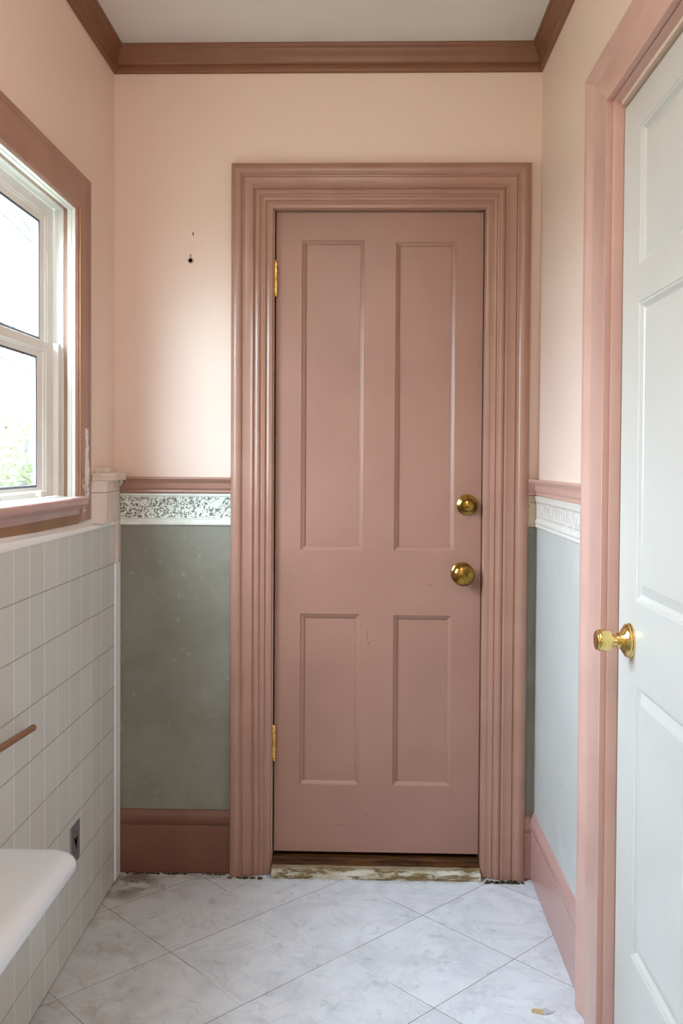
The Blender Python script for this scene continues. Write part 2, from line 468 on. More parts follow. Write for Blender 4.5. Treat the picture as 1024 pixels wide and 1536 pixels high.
P1w = [(u*.98, d) for u, d in P1]
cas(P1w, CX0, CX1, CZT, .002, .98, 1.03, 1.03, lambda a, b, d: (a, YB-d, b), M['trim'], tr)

# ------------------------------------------------------------------ chair rails
CR = fine([(0, 0), (0, .010), (.005, .013), (.010, .011), (.013, .014), (.016, .018), (.030, .019), (.036, .022), (.039, .028), (.042, .029), (.044, .033), (.048, .034), (.051, .032), (.051, 0)])
ZR = 1.205
cr = struct(empty('trim_3'))
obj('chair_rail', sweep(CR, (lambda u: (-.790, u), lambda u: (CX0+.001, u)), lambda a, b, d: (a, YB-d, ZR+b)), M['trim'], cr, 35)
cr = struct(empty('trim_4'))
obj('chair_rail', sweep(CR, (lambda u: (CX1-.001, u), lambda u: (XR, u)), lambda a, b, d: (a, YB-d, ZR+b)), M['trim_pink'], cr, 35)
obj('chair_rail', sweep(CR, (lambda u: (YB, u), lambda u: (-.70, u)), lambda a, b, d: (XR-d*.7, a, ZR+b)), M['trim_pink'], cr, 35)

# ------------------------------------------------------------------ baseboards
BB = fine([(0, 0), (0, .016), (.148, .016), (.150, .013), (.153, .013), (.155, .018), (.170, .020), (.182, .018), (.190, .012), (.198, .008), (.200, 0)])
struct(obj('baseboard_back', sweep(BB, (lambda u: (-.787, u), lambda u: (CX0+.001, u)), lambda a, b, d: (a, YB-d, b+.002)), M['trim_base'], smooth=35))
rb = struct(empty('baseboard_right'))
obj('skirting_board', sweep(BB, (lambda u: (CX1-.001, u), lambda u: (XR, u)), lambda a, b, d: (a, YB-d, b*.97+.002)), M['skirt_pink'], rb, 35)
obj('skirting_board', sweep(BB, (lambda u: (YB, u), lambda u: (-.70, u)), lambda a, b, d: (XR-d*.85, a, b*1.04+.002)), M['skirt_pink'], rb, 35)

# ------------------------------------------------------------------ plaster wainscot and borders
o = obj('plaster_panel', boxbm(-.795, CX0+.004, YB-.004, YB-.0002, .198, 1.106), M['plaster_l'], smooth=0)
tag(o, 'dark mottled grey plaster panel between the tiled wall and the rose-brown door', 'wall panel')
o = obj('plaster_panel', boxbm(CX1-.004, XR-.006, YB-.004, YB-.0002, .19, 1.106), M['plaster_l'], smooth=0)
tag(o, 'narrow shaded grey plaster strip between the fluted door casing and the corner', 'wall panel')
o = obj('plaster_panel', boxbm(XR-.004, XR-.0002, -.70, YB-.006, .20, 1.110), M['plaster_r'], smooth=0)
tag(o, 'pale grey plaster panel between the corner and the white door casing', 'wall panel')

FP = [(0, 0), (0, .010), (.004, .013), (.011, .013), (.014, .009), (.016, .007), (.090, .007), (.093, .009), (.100, .009), (.100, 0)]
o = obj('patterned_border', sweep(fine(FP), (lambda u: (-.788, u), lambda u: (CX0+.003, u)), lambda a, b, d: (a, YB-d, 1.104+b)), M['frieze'], smooth=35)
tag(o, 'white tile border with dense dark green leaf pattern above the grey panel', 'border tile')
FR = [(0, 0), (0, .006), (.004, .010), (.010, .011), (.012, .008), (.018, .012), (.024, .012), (.027, .008), (.032, .007), (.078, .007), (.084, .010), (.092, .011), (.100, .014), (.1015, 0)]
o = obj('embossed_border', sweep(fine(FR), (lambda u: (YB-.012, u), lambda u: (-.70, u)), lambda a, b, d: (XR-d, a, 1.104+b)), M['frieze_r'], smooth=35)
tag(o, 'embossed white border with beaded edges under the pink rail by the white door', 'border tile')
o = obj('embossed_border', boxbm(CX1-.002, XR-.001, YB-.010, YB, 1.108, 1.204), M['frieze_s'], bevel=.0015)
tag(o, 'short tan stained embossed border piece squeezed beside the fluted door casing', 'border tile')

# ------------------------------------------------------------------ tiled wainscot, ledge, corner strip
o = obj('tile_wainscot', boxbm(XL+.001, XT, YF, -.068, .004, ZT-.012), M['tile'], smooth=0)
tag(o, 'cream wall tiles with pale upright joints covering the lower wall under the window', 'wall tiles')
bm = bmesh.new()
L = [(-3.60, .030, .009), (-.95, .029, .009), (-.285, .017, -.001), (-.270, .0012, -.001), (-.064, .0012, -.001)]
rows = []
for y, r, f in L:
    rows.append([bm.verts.new(p) for p in ((XL+.001, y, ZT-.012), (XT+.0015, y, ZT-.012), (XT+.003, y, ZT-.006+f), (XT+.001, y, ZT-.001+f), (XT-.002, y, ZT+.001+f*.9), (-.796, y, ZT+r), (XL+.001, y, ZT+r))])
for a, b in zip(rows, rows[1:]):
    for i in range(7): bm.faces.new((a[i], a[(i+1) % 7], b[(i+1) % 7], b[i]))
bm.faces.new(rows[0]); bm.faces.new(rows[-1][::-1])
o = obj('ledge_cap', bm, M['ledge'], smooth=40)
tag(o, 'white glazed ledge capping the wall tiles below the window', 'ledge')
bm = bmesh.new(); prism(bm, [(XL+.001, -.067), (XT-.001, -.067), (XT+.003, -.060), (XT+.002, -.004), (-.792, YB-.001), (XL+.001, YB-.001)], .003, .99)
o = obj('corner_strip', bm, M['ledge'], smooth=20)
tag(o, 'narrow white painted upright strip closing the tiles against the back corner', 'corner strip')

# ------------------------------------------------------------------ corner post
poly = [(XL+.001, -.268), (-.797, -.256), (-.766, -.220), (-.7665, -.212), (-.789, .0), (-.789, YB-.001), (XL+.001, YB-.001)]
low = [(XL+.001, -.060), (-.776, -.130), (-.776, -.124), (-.7885, .0), (-.7885, YB-.001), (XL+.001, YB-.001)]
post = tag(empty('corner_post', (0, 0, 0)), 'worn pinkish white corner post with stacked cap beside the window', 'post')
bm = bmesh.new(); prism(bm, poly, ZT+.0015, 1.213); obj('shaft', bm, M['post'], post, 20, bevel=.001)
bm = bmesh.new(); prism(bm, [(XL+.001, -.0635), (-.779, -.0635), (-.777, -.058), (-.7875, .0), (-.7875, YB-.001), (XL+.001, YB-.001)], .991, ZT+.0012); obj('lower_shaft', bm, M['post'], post, 20)
bm = bmesh.new(); prism(bm, [(x+.0015*(x > -.8), y-.001*(y < -.2)) for x, y in poly], 1.2145, 1.247); obj('neck', bm, M['post'], post, 20, bevel=.001)
capp = [(XL+.001, -.222), (-.789, -.212), (-.762, -.168), (-.764, .0), (-.776, YB-.001), (XL+.001, YB-.001)]
bm = bmesh.new(); prism(bm, capp, 1.2475, 1.258, 1.03, .97); obj('cap_moulding', bm, M['post'], post, 20, bevel=.002)
bm = bmesh.new(); prism(bm, capp, 1.2582, 1.270, .97, 1.0); obj('cap', bm, M['post'], post, 20, bevel=.003)
bm = bmesh.new(); prism(bm, [(XL+.001, -.190), (-.786, -.182), (-.775, -.160), (-.782, -.050), (XL+.001, -.050)], 1.2702, 1.284); obj('cap_block', bm, M['post'], post, 20, bevel=.0015)
bm = bmesh.new()
bmesh.ops.create_uvsphere(bm, u_segments=14, v_segments=10, radius=.008, matrix=Matrix.Translation((-.782, -.006, 1.243)) @ Matrix.Diagonal((.9, .8, 1.2, 1)))
bmesh.ops.create_uvsphere(bm, u_segments=14, v_segments=10, radius=.005, matrix=Matrix.Translation((-.785, -.006, 1.231)))
obj('scroll', bm, M['post'], post, 60)

# ------------------------------------------------------------------ back door
def panel_door(x0, x1, z0, z1, panels, steps, mapf, thick):
    """front face with moulded openings; returns (leaf bm, [panel rects])"""
    xs = sorted({x0, x1, *[v for p in panels for v in p[:2]]}); zs = sorted({z0, z1, *[v for p in panels for v in p[2:]]})
    bm = bmesh.new(); cache = {}
    def V(a, b, d):
        k = (round(a, 5), round(b, 5), round(d, 5))
        if k not in cache: cache[k] = bm.verts.new(mapf(a, b, d))
        return cache[k]
    for i in range(len(xs)-1):
        for j in range(len(zs)-1):
            cx, cz = (xs[i]+xs[i+1])/2, (zs[j]+zs[j+1])/2
            if any(p[0] < cx < p[1] and p[2] < cz < p[3] for p in panels): continue
            bm.faces.new((V(xs[i], zs[j], 0), V(xs[i+1], zs[j], 0), V(xs[i+1], zs[j+1], 0), V(xs[i], zs[j+1], 0)))
    rects = []
    for p in panels:
        prev = None
        for ins, dep in steps:
            r = (p[0]+ins, p[1]-ins, p[2]+ins, p[3]-ins)
            cur = [V(r[0], r[2], dep), V(r[1], r[2], dep), V(r[1], r[3], dep), V(r[0], r[3], dep)]
            if prev:
                for k in range(4): bm.faces.new((prev[k], prev[(k+1) % 4], cur[(k+1) % 4], cur[k]))
            prev = cur
        rects.append((r, dep))
    # T-junction free sides
    def side(pts):
        a = [V(*q, 0) for q in pts]; b = [V(*q, -thick) for q in pts]
        for k in range(len(pts)-1): bm.faces.new((a[k], a[k+1], b[k+1], b[k]))
    side([(x, z0) for x in xs]); side([(x, z1) for x in xs]); side([(x0, z) for z in zs]); side([(x1, z) for z in zs])
    bm.faces.new([V(x, z0, -thick) for x in xs]+[V(x1, z, -thick) for z in zs[1:]]+[V(x, z1, -thick) for x in xs[::-1][1:]]+[V(x0, z, -thick) for z in zs[::-1][1:-1]])
    return bm, rects

YD = .042
def sc(x, z): return -.0145+(x+.0145)*1.0135, 1.3077+(z-1.3077)*1.0135
pan = []
for a in ((-.217, -.022, 1.029, 1.996), (.075, .262, 1.029, 1.991), (-.217, -.030, .290, .830), (.075, .257, .290, .828)):
    x0, z0 = sc(a[0], a[2]); x1, z1 = sc(a[1], a[3]); pan.append((x0, x1, z0, z1))
door = struct(empty('door_1'))
mp = lambda a, b, d: (a, YD-d, b)
bm, rects = panel_door(-.3005, .3500, .062, 2.0925, pan, [(0, 0), (.0015, -.0025), (.006, -.0045), (.0095, -.0075), (.012, -.0085), (.0135, -.013)], mp, .034)
obj('leaf', bm, M['door'], door, 25)
for r, dep in rects:
    bm = bmesh.new(); a = .003
    box(bm, r[0]-a, r[1]+a, YD+.0128, YD+.026, r[2]-a, r[3]+a)
    obj('panel', bm, M['door'], door, 0)
# jamb stop behind the leaf keeps the gap dark
bm = bmesh.new()
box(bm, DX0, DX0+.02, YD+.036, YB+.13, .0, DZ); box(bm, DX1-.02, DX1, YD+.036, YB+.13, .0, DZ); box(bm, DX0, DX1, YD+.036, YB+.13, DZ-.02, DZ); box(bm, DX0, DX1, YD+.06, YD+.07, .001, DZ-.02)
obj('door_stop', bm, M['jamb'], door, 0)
# knobs
lathe('knob', [(0, .029), (.003, .0335), (.006, .033), (.009, .027), (.013, .019), (.018, .0165), (.026, .0165), (.034, .019), (.040, .0165), (.043, .009), (.044, 0)], M['brass_dark'], door, (.306, YD, 1.173), (0, -1, 0))
kn = lathe('knob', [(0, .0345), (.004, .0355), (.007, .032), (.010, .020), (.016, .0125), (.024, .0125), (.028, .020), (.034, .031), (.042, .0355), (.050, .0345), (.057, .028), (.061, .017), (.0625, .0)], M['brass_dark'], door, (.2915, YD, .957), (0, -1, 0))
# hinges
for zc in (1.884, .412):
    h = lathe('hinge', [(-.058, 0), (-.0578, .004), (-.054, .0065), (-.050, .0065), (-.0495, .005), (-.0485, .0055), (-.048, .0068), (-.028, .0068), (-.0275, .0055), (-.0268, .0068), (-.0075, .0068), (-.007, .0055), (-.0063, .0068), (.013, .0068), (.0135, .0055), (.0142, .0068), (.034, .0068), (.0345, .0055), (.0352, .0068), (.047, .0068), (.0485, .005), (.050, .0065), (.055, .006), (.058, .003), (.059, 0)], M['brass_hinge'], door, (-.3015, YD-.008, zc), (0, 0, 1), 20)

# ------------------------------------------------------------------ threshold
th = struct(empty('trim_5'))
bm = bmesh.new()
box(bm, DX0+.001, DX1-.001, .016, YD+.058, .001, .036); box(bm, DX0+.001, DX1-.001, .030, YD+.058, .036, .048)
obj('threshold', bm, M['dark_wood'], th, bevel=.003)
bm = bmesh.new(); n = 60; top = []; fr = []; bot = []; bk = []
for i in range(n+1):
    x = -.303+(.352+.303)*i/n
    w = .0035*math.sin(i*.9)*random.random()+random.uniform(-.002, .002)
    hz = .0225+random.uniform(-.002, .002)
    bk.append(bm.verts.new((x, .0155, .029))); top.append(bm.verts.new((x, -.012+w, hz))); fr.append(bm.verts.new((x, -.019+w, .012+random.uniform(-.003, .003)))); bot.append(bm.verts.new((x, -.020+w*.6, .0006)))
bb = [bm.verts.new((-.303+.655*i/n, .0155, .0006)) for i in range(n+1)]
for a, b in ((bk, top), (top, fr), (fr, bot), (bot, bb), (bb, bk)):
    for i in range(n): bm.faces.new((a[i], a[i+1], b[i+1], b[i]))
for i in (0, n): bm.faces.new((bk[i], top[i], fr[i], bot[i], bb[i]))
obj('sill_board', bm, M['sill_board'], th, 50)

# ------------------------------------------------------------------ right doorway casing and white door
XF = XR
PR = [(0, 0), (0, .022), (.004, .028), (.022, .029), (.030, .026), (.045, .020), (.060, .019), (.075, .0215), (.090, .0225), (.195, .0245), (.205, .030), (.210, .0295),
      (.2105, .013), (.213, .0125), (.2145, .0165), (.217, .0165), (.2185, .011), (.219, -.006), (.205, -.006), (.10, 0)]
tr = struct(empty('trim_6'))
mr = lambda a, b, d: (XF-d, a, b)
sf = .205/.21
cas(PR, -.672, -2.15, 2.208, .002, -sf*1.02, -sf, .60, mr, M['trim_pink'], tr)

door = struct(empty('door_2'))
XD = .531
m2 = lambda a, b, d: (XD-d, a, b)
cols = ((-1.325, -1.008), (-1.765, -1.448)); rws = ((1.706, 1.985), (1.030, 1.632), (.305, .862))
pan = [(c[0], c[1], r[0], r[1]) for c in cols for r in rws]
bm, rects = panel_door(-1.885, -.8925, .012, 2.058, pan, [(0, 0), (.002, -.002), (.006, -.003), (.010, -.008), (.014, -.010)], m2, .036)
obj('leaf', bm, M['white_door'], door, 25)
for r, dep in rects:
    bm = bmesh.new(); a = .001
    A = [bm.verts.new(m2(*p, -.0105)) for p in ((r[0]-a, r[2]-a), (r[1]+a, r[2]-a), (r[1]+a, r[3]+a), (r[0]-a, r[3]+a))]
    k = .022
    B = [bm.verts.new(m2(*p, -.0035)) for p in ((r[0]+k, r[2]+k), (r[1]-k, r[2]+k), (r[1]-k, r[3]-k), (r[0]+k, r[3]-k))]
    for i in range(4): bm.faces.new((A[i], A[(i+1) % 4], B[(i+1) % 4], B[i]))
    bm.faces.new(B); bm.faces.new(A[::-1])
    obj('panel', bm, M['white_door'], door, 0)
ros = lathe('rosette', [(0, .036), (.003, .0362), (.006, .034), (.008, .0345), (.011, .033), (.016, .026), (.020, .019), (.023, .0155), (.025, .0165), (.028, .0155), (.030, .013), (.038, .0115)], M['brass'], door, (XD, -.982, .944), (-1, 0, 0), 48)
lathe('knob', [(.036, .011), (.040, .012), (.0415, .019), (.043, .0205), (.060, .0222), (.064, .0225), (.066, .0215), (.0665, .0205), (.070, .020), (.0715, .018), (.072, 0)], M['brass'], door, (XD, -.982, .944), (-1, 0, 0), 48)
bm = bmesh.new()
box(bm, XD+.040, XR+.12, RY1-.02, RY1, 0, RZ); box(bm, XD+.040, XR+.12, RY0, RY0+.02, 0, RZ); box(bm, XD+.040, XR+.12, RY0, RY1, RZ-.02, RZ); box(bm, XD+.060, XD+.066, RY0, RY1, .001, RZ)
obj('door_stop', bm, M['jamb'], door, 0)

# ------------------------------------------------------------------ window
win = struct(empty('window_1'))
PW = fine([(0, 0), (0, .020), (.004, .024), (.016, .024), (.019, .020), (.055, .021), (.092, .0225), (.098, .020), (.104, .018), (.108, .012), (.108, -.006), (.05, 0)])
ml = lambda a, b, d: (XL+d, a, b)
cas(PW, -.299, WY0-.108, 2.087, 1.142, -1, -1, .95, ml, M['win_casing'], win)
# jamb liner with grooves: profile in (inward offset u, depth d behind the wall face)
PJ = [(0, .012), (.006, .012), (.006, .004), (.008, .002), (.008, -.008), (.003, -.010), (.003, -.018), (.009, -.019), (.009, -.040), (.004, -.041), (.004, -.076), (-.004, -.076), (-.004, .012)]
def liner(pr, mat, nm):
    e = lambda s: s
    y1, y0, zt, zb = WY1, WY0, WZ1, WZ0
    mat_ = mat
    obj(nm, sweep(pr, (lambda u: (y1-u, zb), lambda u: (y1-u, zt-u)), ml), mat_, win, 25)
    obj(nm, sweep(pr, (lambda u: (y0+u, zb), lambda u: (y0+u, zt-u)), ml), mat_, win, 25)
    obj(nm, sweep(pr, (lambda u: (y1-u, zt-u), lambda u: (y0+u, zt-u)), ml), mat_, win, 25)
liner(PJ, M['white_trim'], 'jamb')
bm = bmesh.new(); box(bm, -.8285, -.8205, -.4095, -.4078, WZ0, WZ1-.004); obj('groove_shade', bm, M['strip'], win, 0)  # thin strip added to paint the dark of the jamb groove
bm = bmesh.new(); box(bm, -.8285, -.8205, WY0+.004, WY1-.004, WZ1-.0045, WZ1-.0028); obj('groove_shade', bm, M['strip'], win, 0)  # same painted groove dark along the head
bm = bmesh.new(); box(bm, XL+.0235, XL+.0245, -.4065, -.4035, WZ0+.008, WZ1-.002); obj('paint_edge', bm, M['orange'], win, 0)
def frame_bm(y0, y1, z0, z1, prof, x, stile, top, bot):
    """rectangular sash frame; prof (t, d): t 0..1 across the member, d depth behind x"""
    bm = bmesh.new(); loops = []
    for t, d in prof:
        loops.append([bm.verts.new((x-d, yy, zz)) for yy, zz in ((y1-stile*t, z0+bot*t), (y1-stile*t, z1-top*t), (y0+stile*t, z1-top*t), (y0+stile*t, z0+bot*t))])
    loops.append(loops[0])
    for a, b in zip(loops, loops[1:]):
        for i in range(4): bm.faces.new((a[i], a[(i+1) % 4], b[(i+1) % 4], b[i]))
    return bm
def sash(nm, y0, y1, z0, z1, x, stile, top, bot, th=.030):
    pr = [(0, th), (0, .002), (.02, 0), (.55, 0), (.60, .003), (.66, .003), (.70, .007), (1, .009), (1, th)]
    s = obj(nm, frame_bm(y0, y1, z0, z1, pr, x, stile, top, bot), M['white_trim'], win, 25)
    gz = frame_bm(y0+stile, y1-stile, z0+bot, z1-top, [(-.02, .010), (-.02, .0095), (1, .0095), (1, .012), (-.02, .012)], x, .006, .006, .006)
    obj('gasket', gz, M['gasket'], s, 0)
    bmg = bmesh.new(); box(bmg, x-.018, x-.015, y0+stile-.004, y1-stile+.004, z0+bot-.004, z1-top+.004)
    obj('pane', bmg, M['glass'], s, 0)
    return s
ZM = 1.606
sash('upper_sash', WY0+.010, WY1-.009, ZM-.02, WZ1-.009, -.856, .078, .048, .035)
lower = sash('lower_sash', WY0+.055, -.466, WZ0+.012, ZM+.004, -.838, .098, .040, .026, .018)
# parting channel beside the lower sash
bm = bmesh.new(); box(bm, -.852, -.846, -.462, -.412, WZ0+.012, ZM-.01); box(bm, -.852, -.846, WY0+.012, WY0+.05, WZ0+.012, ZM-.01)
obj('parting_channel', bm, M['brown'], win, 0)
bm = bmesh.new(); prism(bm, [(-.845, -.452), (-.832, -.446), (-.832, -.424), (-.845, -.418)], WZ0+.012, ZM+.01)
obj('parting_bead', bm, M['white_trim'], win, 20)
bm = bmesh.new(); prism(bm, [(-.838, -.60), (-.826, -.597), (-.826, -.572), (-.838, -.570)], WZ0+.016, WZ0+.030); 
obj('sash_lift', bm, M['post'], lower, 20, bevel=.002)
# stool, apron
obj('stool', boxbm(-.905, -.7745, WY0-.09, -.4085, WZ0-.008, WZ0+.0095), M['white_trim'], win, bevel=.0008)
NS = fine([(0, 0), (0, .008), (-.004, .012), (-.020, .012), (-.026, .007), (-.030, .006), (-.030, 0)])
obj('stool_nosing', sweep(NS, (lambda u: (-.402, u), lambda u: (WY0-.09, u)), lambda a, b, d: (-.776+d, a, WZ0+.0094+b)), M['skirt_pink'], win, 35)
obj('apron', boxbm(XL+.001, -.787, WY0-.108, -.408, 1.162, WZ0-.0085), M['skirt_pink'], win, bevel=.002)
obj('brown_strip', boxbm(XL+.001, -.791, WY0-.108, -.405, 1.136, 1.1618), M['brown'], win, bevel=.0015)

# ------------------------------------------------------------------ basin, rod, plate, chip, screws
def rrect(x0, x1, y0, y1, r, seg=8, corners=(1, 1, 1, 1)):
    pts = []
    for (cx, cy, a0, on) in ((x1-r, y1-r, 0, corners[0]), (x0+r, y1-r, 90, corners[1]), (x0+r, y0+r, 180, corners[2]), (x1-r, y0+r, 270, corners[3])):
        if on: pts += [(cx+r*math.cos(math.radians(a0+90*i/seg)), cy+r*math.sin(math.radians(a0+90*i/seg))) for i in range(seg+1)]
        else: pts.append((x1 if a0 in (0, 270) else x0, y1 if a0 in (0, 90) else y0))
    return pts
bs = tag(empty('washbasin', (0, 0, 0)), 'white glazed basin edge with rounded corner jutting from the tiled wall', 'basin')
bx0, bx1, by0, by1, bz = XT+.001, -.612, -1.95, -.962, .492
bm = bmesh.new(); rings = []
pr = [(.040, -.030), (.020, -.036), (.006, -.040), (.001, -.037), (.000, -.030), (.001, -.022), (.005, -.014), (.012, -.008), (.022, -.003), (.036, 0), (.052, .0012), (.068, .0015)]
for ins, dz in pr:
    pts = rrect(bx0, bx1-ins, by0+ins, by1-ins*.6, .034, corners=(1, 0, 0, 1))
    rings.append([bm.verts.new((x, y, bz+dz)) for x, y in pts])
for a, b in zip(rings, rings[1:]):
    n = len(a)
    for i in range(n): bm.faces.new((a[i], a[(i+1) % n], b[(i+1) % n], b[i]))
bm.faces.new(rings[-1])
# keep the top closed and flat near the wall by capping the hollow
obj('rim', bm, M['ceramic'], bs, 50)
bm = bmesh.new(); prism(bm, rrect(bx0, bx1-.05, by0+.25, by1-.38, .03, corners=(1, 0, 0, 1)), .30, bz-.032, .75, 1.0)
obj('bowl', bm, M['ceramic'], bs, 50)
bm = bmesh.new(); prism(bm, rrect(bx0+.02, bx1-.09, -1.75, -1.50, .03), .0005, .301, 1.1, .9); obj('pedestal', bm, M['ceramic'], bs, 50)

rd = tag(empty('towel_rail'), 'thin brown wooden bar with rounded end in front of the cream wall tiles', 'towel rail')
bm = bmesh.new()
a, b = Vector((-.757, -.838, .706)), Vector((-.757, -1.55, .750))
d = (b-a).normalized()
pts = [a-d*.004, a-d*.0032, a-d*.001, a+d*.003]+[a+(b-a)*t for t in (.1, .4, .7, 1)]
tube(bm, pts, [.0012, .004, .0062, .0075, .0075, .0075, .0075, .0075], 14); obj('rod', bm, M['rod'], rd, 60)
for t in (.45, .95):
    p = a+(b-a)*t; bm = bmesh.new(); tube(bm, [(XT, p.y, p.z), (XT+.004, p.y, p.z), (XT+.005, p.y, p.z), (-.757, p.y, p.z)], [.014, .013, .006, .006], 14); obj('bracket', bm, M['steel'], rd, 40)

pl = tag(empty('wall_plate'), 'small grey metal plate with dark notch set low on the cream tiles', 'wall plate')
bm = bmesh.new(); prof = [(-.498, .338), (-.418, .338), (-.418, .238), (-.428, .232), (-.488, .232), (-.498, .243)]
A = [bm.verts.new((XT+.0003, y, z)) for y, z in prof]; B = [bm.verts.new((XT+.003, -.458+(y+.458)*.93, .287+(z-.287)*.94)) for y, z in prof]
n = len(prof); bm.faces.new(A); bm.faces.new(B)
for i in range(n): bm.faces.new((A[i], A[(i+1) % n], B[(i+1) % n], B[i]))
obj('plate', bm, M['steel'], pl, 0)
bm = bmesh.new(); f = [bm.verts.new((XT+.0036, y, z)) for y, z in ((-.475, .308), (-.462, .296), (-.440, .300), (-.452, .268))]; f2 = [bm.verts.new((XT+.0031, v.co.y, v.co.z)) for v in f]
bm.faces.new(f); bm.faces.new(f2[::-1])
for i in range(4): bm.faces.new((f[i], f[(i+1) % 4], f2[(i+1) % 4], f2[i]))
obj('notch', bm, M['black'], pl, 0)
for y_, z_ in ((-.458, .327), (-.458, .246)):
    bm = bmesh.new(); tube(bm, [(XT+.0028, y_, z_), (XT+.0045, y_, z_)], [.004, .003], 12); obj('screw', bm, M['steel'], pl, 30)

bm = bmesh.new(); pts = [(-.027, .004), (-.020, .009), (-.004, .010), (.008, .010), (.019, .004), (.029, .005), (.022, -.004), (.010, -.010), (-.004, -.013), (-.015, -.008), (-.026, -.003)]
T = [bm.verts.new((x, y, .0025+.002*math.sin(x*200))) for x, y in pts]; Bt = [bm.verts.new((x*1.02, y*1.02, .0004)) for x, y in pts]; n = len(pts)
bm.faces.new(T); bm.faces.new(Bt[::-1])
for i in range(n): bm.faces.new((T[i], T[(i+1) % n], Bt[(i+1) % n], Bt[i]))
t = NT('tan_and_grey_flake', .6, .3); x, y, z = t.xyz(); t.col(t.mix(t.ramp(t.math('ADD', x, t.math('MULTIPLY', t.noise(60, 3), .01)), .002, .008), (188, 170, 126), (188, 188, 196)))
o = obj('paint_flake', bm, t.m, None, 40, loc=(.416, -.700, 0))
tag(o, 'small tan and grey flake lying on the white floor tiles near the pink casing', 'debris')

s_ = tag(empty('wall_screw', (-.5685, YB, 1.936)), 'dark screw sunk in the bare peach wall beside the rose-brown door', 'screw')
o = lathe('plug', [(0, .0095), (.0015, .009), (.0018, .0065), (.0019, 0)], NT('crumbled_plaster_ring', .9, color=(196, 170, 148)).m, s_, (0, -.0002, 0), (0, -1, 0), 18)
o = lathe('screw_head', [(.001, .0062), (.004, .0062), (.006, .004), (.0064, 0)], M['black'], s_, (0, -.0002, 0), (0, -1, 0), 18)
bm = bmesh.new(); box(bm, -.0012, .0012, -.0015, -.0001, .010, .021); obj('scratch', bm, NT('dark_scratch', .9, color=(110, 76, 56)).m, s_, 0)
o = obj('wall_nail', boxbm(-.0012, .0012, -.004, -.0001, -.005, .005), M['jamb'], None, 0, loc=(-.5605, YB, 2.019))  # bare nail mark, holds no picture
tag(o, 'tiny nail mark in the peach wall just above the dark screw', 'nail')

# ------------------------------------------------------------------ grime at the foot of the casings
def grime(pts, label, mat='grime'):
    bm = bmesh.new()
    for (x, y, sx, sy, h) in pts:
        bmesh.ops.create_icosphere(bm, subdivisions=2, radius=1, matrix=Matrix.Translation((x, y, h*.4)) @ Matrix.Diagonal((sx, sy, h, 1)))
    for v in bm.verts:
        v.co += Vector((random.uniform(-1, 1), random.uniform(-1, 1), random.uniform(-.5, .5)))*.0015
        v.co.z = max(v.co.z, .0002)
    o = obj('grime', bm, M[mat], None, 60); tag(o, label, 'grime', None, 'stuff'); return o
R = random.uniform
grime([(-.437+R(0, .11), -.023+R(-.004, .004), R(.003, .010), R(.002, .005), R(.002, .004)) for i in range(16)], 'black grime crumbs along the foot of the door casing nearest the window')
grime([(.362+R(0, .128), -.024+R(-.005, .004), R(.003, .010), R(.002, .005), R(.002, .006)) for i in range(34)], 'black grime crumbs along the foot of the fluted casing below the brass knobs')
grime([(-.78+R(0, .34), -.001+R(-.003, .002), R(.003, .009), R(.001, .003), R(.001, .0028)) for i in range(26)], 'dark grime crumbs along the foot of the short brown baseboard')

# ------------------------------------------------------------------ outside
struct(obj('ground', boxbm(-26, -.97, -14, 26, -.75, -.65), M['grass'], smooth=0))
def leaves(bm, cx, cy, cz, rx, ry, rz, n, s):
    for _ in range(n):
        while True:
            p = Vector((R(-1, 1), R(-1, 1), R(-1, 1)))
            if p.length < 1: break
        p = Vector((cx+p.x*rx, cy+p.y*ry, cz+p.z*rz))
        a = Vector((R(-1, 1), R(-1, 1), R(-1, 1))).normalized(); b = a.orthogonal().normalized(); k = s*R(.6, 1.3)
        v = [bm.verts.new(p+a*k), bm.verts.new(p+b*k*.5), bm.verts.new(p-a*k), bm.verts.new(p-b*k*.5)]
        bm.faces.new(v)
def tree(name, x, y, h, clumps, mat, label, cat='tree', n=900, s=.07, bare=0):
    t = tag(empty(name, (x, y, -.65)), label, cat)
    bm = bmesh.new()
    tube(bm, [(0, 0, 0), (.05, .02, h*.3), (-.03, .05, h*.6), (.06, 0, h)], [.12, .09, .06, .02], 10)
    for i in range(bare):
        z = h*R(.35, .9); a = R(0, 6.28); l = R(1.0, 2.2)
        p0 = Vector((0, 0, z)); p1 = p0+Vector((math.cos(a)*l*.5, math.sin(a)*l*.5, l*.35)); p2 = p1+Vector((math.cos(a+.3)*l*.5, math.sin(a+.3)*l*.5, l*.2))
        tube(bm, [p0, p1, p2], [.035, .022, .008], 6)
        for k in range(4):
            q = p1.lerp(p2, R(0, 1)); e = q+Vector((R(-.5, .5), R(-.5, .5), R(-.2, .5))); tube(bm, [q, q.lerp(e, .5)+Vector((0, 0, .04)), e], [.010, .007, .003], 5)
    obj('trunk', bm, M['bark'], t, 60)
    bm = bmesh.new()
    for (a, b, c, r1, r2, r3, k) in clumps: leaves(bm, a, b, c, r1, r2, r3, int(n*k), s)
    obj('foliage', bm, mat, t, 0)
tree('leafy_shrub', -3.2, 5.6, 2.2, [(0, 0, 1.6, .9, .7, 1.05, 1.4), (-.7, .2, 1.2, .7, .6, .9, .7), (.5, -.2, 1.4, .55, .5, .9, .6)], M['leaf'], 'light green leafy shrub seen through the lower window pane', 'shrub', 2600, .036)
tree('leafy_shrub', -5.2, 9.0, 2.6, [(0, 0, 1.9, 1.4, 1, 1.3, 1.3), (1.2, -.3, 1.5, .9, .8, 1.1, .8)], M['leaf_pale'], 'pale green shrub farther away behind the light green one', 'shrub', 1800, .055)
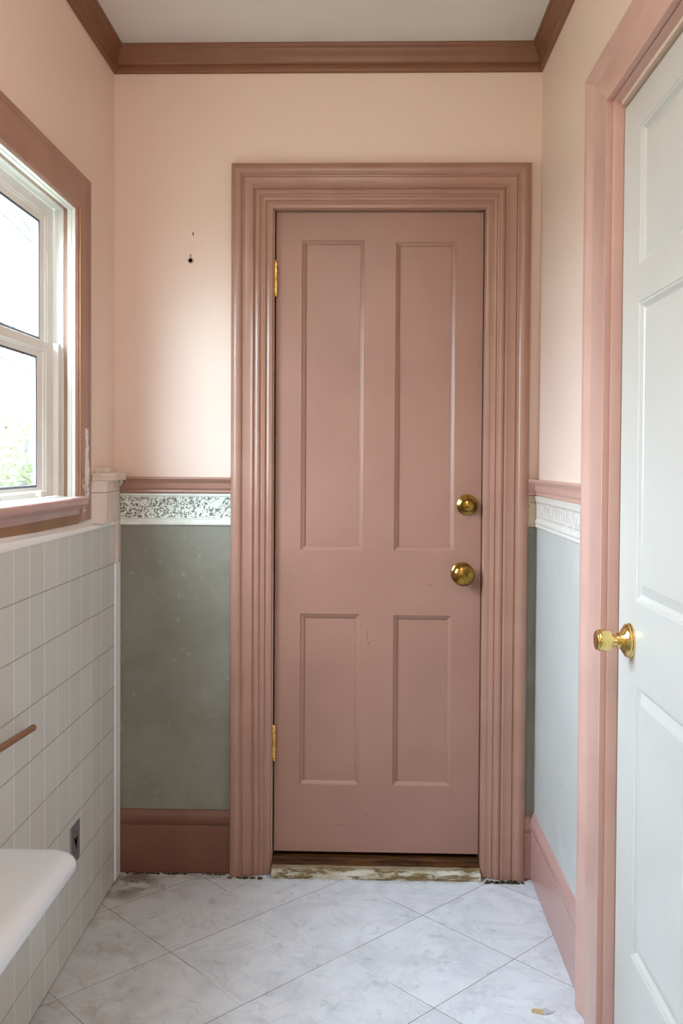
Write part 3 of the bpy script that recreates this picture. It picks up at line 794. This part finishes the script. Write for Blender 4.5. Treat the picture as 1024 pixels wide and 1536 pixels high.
tree('bare_tree', -5.4, 13.2, 6.0, [(-.6, 0, 4.6, .8, .8, .7, .18), (.5, .2, 5.2, .9, .9, .6, .15)], M['leaf_pale'], 'thin branched tree with sparse pale leaves behind the upper window pane', 'tree', 900, .06, bare=22)

# ------------------------------------------------------------------ light
w = bpy.data.worlds.new('overcast_sky'); S.world = w; w.use_nodes = True
nt = w.node_tree; bg = nt.nodes['Background']
tc = nt.nodes.new('ShaderNodeTexCoord'); sx = nt.nodes.new('ShaderNodeSeparateXYZ'); mr_ = nt.nodes.new('ShaderNodeMapRange'); mx = nt.nodes.new('ShaderNodeMix'); mx.data_type = 'RGBA'
nt.links.new(tc.outputs['Generated'], sx.inputs[0]); nt.links.new(sx.outputs[2], mr_.inputs[0]); mr_.inputs[1].default_value = 0; mr_.inputs[2].default_value = .85
nt.links.new(mr_.outputs[0], mx.inputs[0]); mx.inputs[6].default_value = (.78, .90, 1, 1); mx.inputs[7].default_value = (2.7, 3.25, 3.9, 1)
nt.links.new(mx.outputs[2], bg.inputs[0]); bg.inputs[1].default_value = 17.5

def area(name, loc, rot, sx_, sy_, power, color=(1, 1, 1), portal=False):
    l = bpy.data.lights.new(name, 'AREA'); l.shape = 'RECTANGLE'; l.size = sx_; l.size_y = sy_; l.energy = power; l.color = color
    o = bpy.data.objects.new(name, l); C.objects.link(o); o.location = loc; o.rotation_euler = rot
    if portal: l.cycles.is_portal = True
    return o
area('window_portal', (-.900, (WY0+WY1)/2, (WZ0+WZ1)/2), (0, math.radians(-90), 0), WZ1-WZ0+.02, WY1-WY0+.02, 1, portal=True)
# added soft fill behind the camera, no such source in view
area('rear_fill', (-.10, -3.55, 1.65), (math.radians(90), 0, 0), 1.1, 1.6, 6, (.96, .98, 1.0))
pl_ = bpy.data.lights.new('upper_fill', 'POINT'); pl_.energy = 17; pl_.shadow_soft_size = .14; pl_.color = (1.0, .91, .82)  # added warm fill for the upper walls, no fixture seen
po = bpy.data.objects.new('upper_fill', pl_); C.objects.link(po); po.location = (-.10, -2.1, 2.25)

sl = bpy.data.lights.new('hazy_sun', 'SUN'); sl.energy = .95; sl.angle = math.radians(18); sl.color = (.50, .84, 1.0)
so = bpy.data.objects.new('hazy_sun', sl); C.objects.link(so); so.rotation_euler = Vector((.40, .89, -.16)).to_track_quat('-Z', 'Y').to_euler()

# ------------------------------------------------------------------ camera
cam = bpy.data.cameras.new('camera'); co = bpy.data.objects.new('camera', cam); C.objects.link(co); S.camera = co
CXc, CZc, D, YAW, PIT, ROL, F, SHY = -.0145, 1.3077, 2.8916, .0261, -.021, .006, 1390.2, 46.4
c, s = math.cos(YAW), math.sin(YAW); cp, sp = math.cos(PIT), math.sin(PIT); cr_, sr_ = math.cos(ROL), math.sin(ROL)
FW = Vector((-s*cp, c*cp, sp)); U0 = Vector((s*sp, -c*sp, cp)); R0 = Vector((c, s, 0))
RT = R0*cr_+U0*sr_; UP = U0*cr_-R0*sr_
co.matrix_world = Matrix(((RT.x, UP.x, -FW.x, CXc), (RT.y, UP.y, -FW.y, -D), (RT.z, UP.z, -FW.z, CZc), (0, 0, 0, 1)))
cam.sensor_fit = 'VERTICAL'; cam.sensor_height = 24; cam.lens = F*24/1536; cam.shift_y = -SHY/1536
cam.clip_start = .02

S.view_settings.view_transform = 'Standard'
S.view_settings.look = 'None'
S.view_settings.exposure = 0.0
S.cycles.max_bounces = 10; S.cycles.diffuse_bounces = 6; S.cycles.glossy_bounces = 4; S.cycles.transparent_max_bounces = 12
S.cycles.sample_clamp_indirect = 6
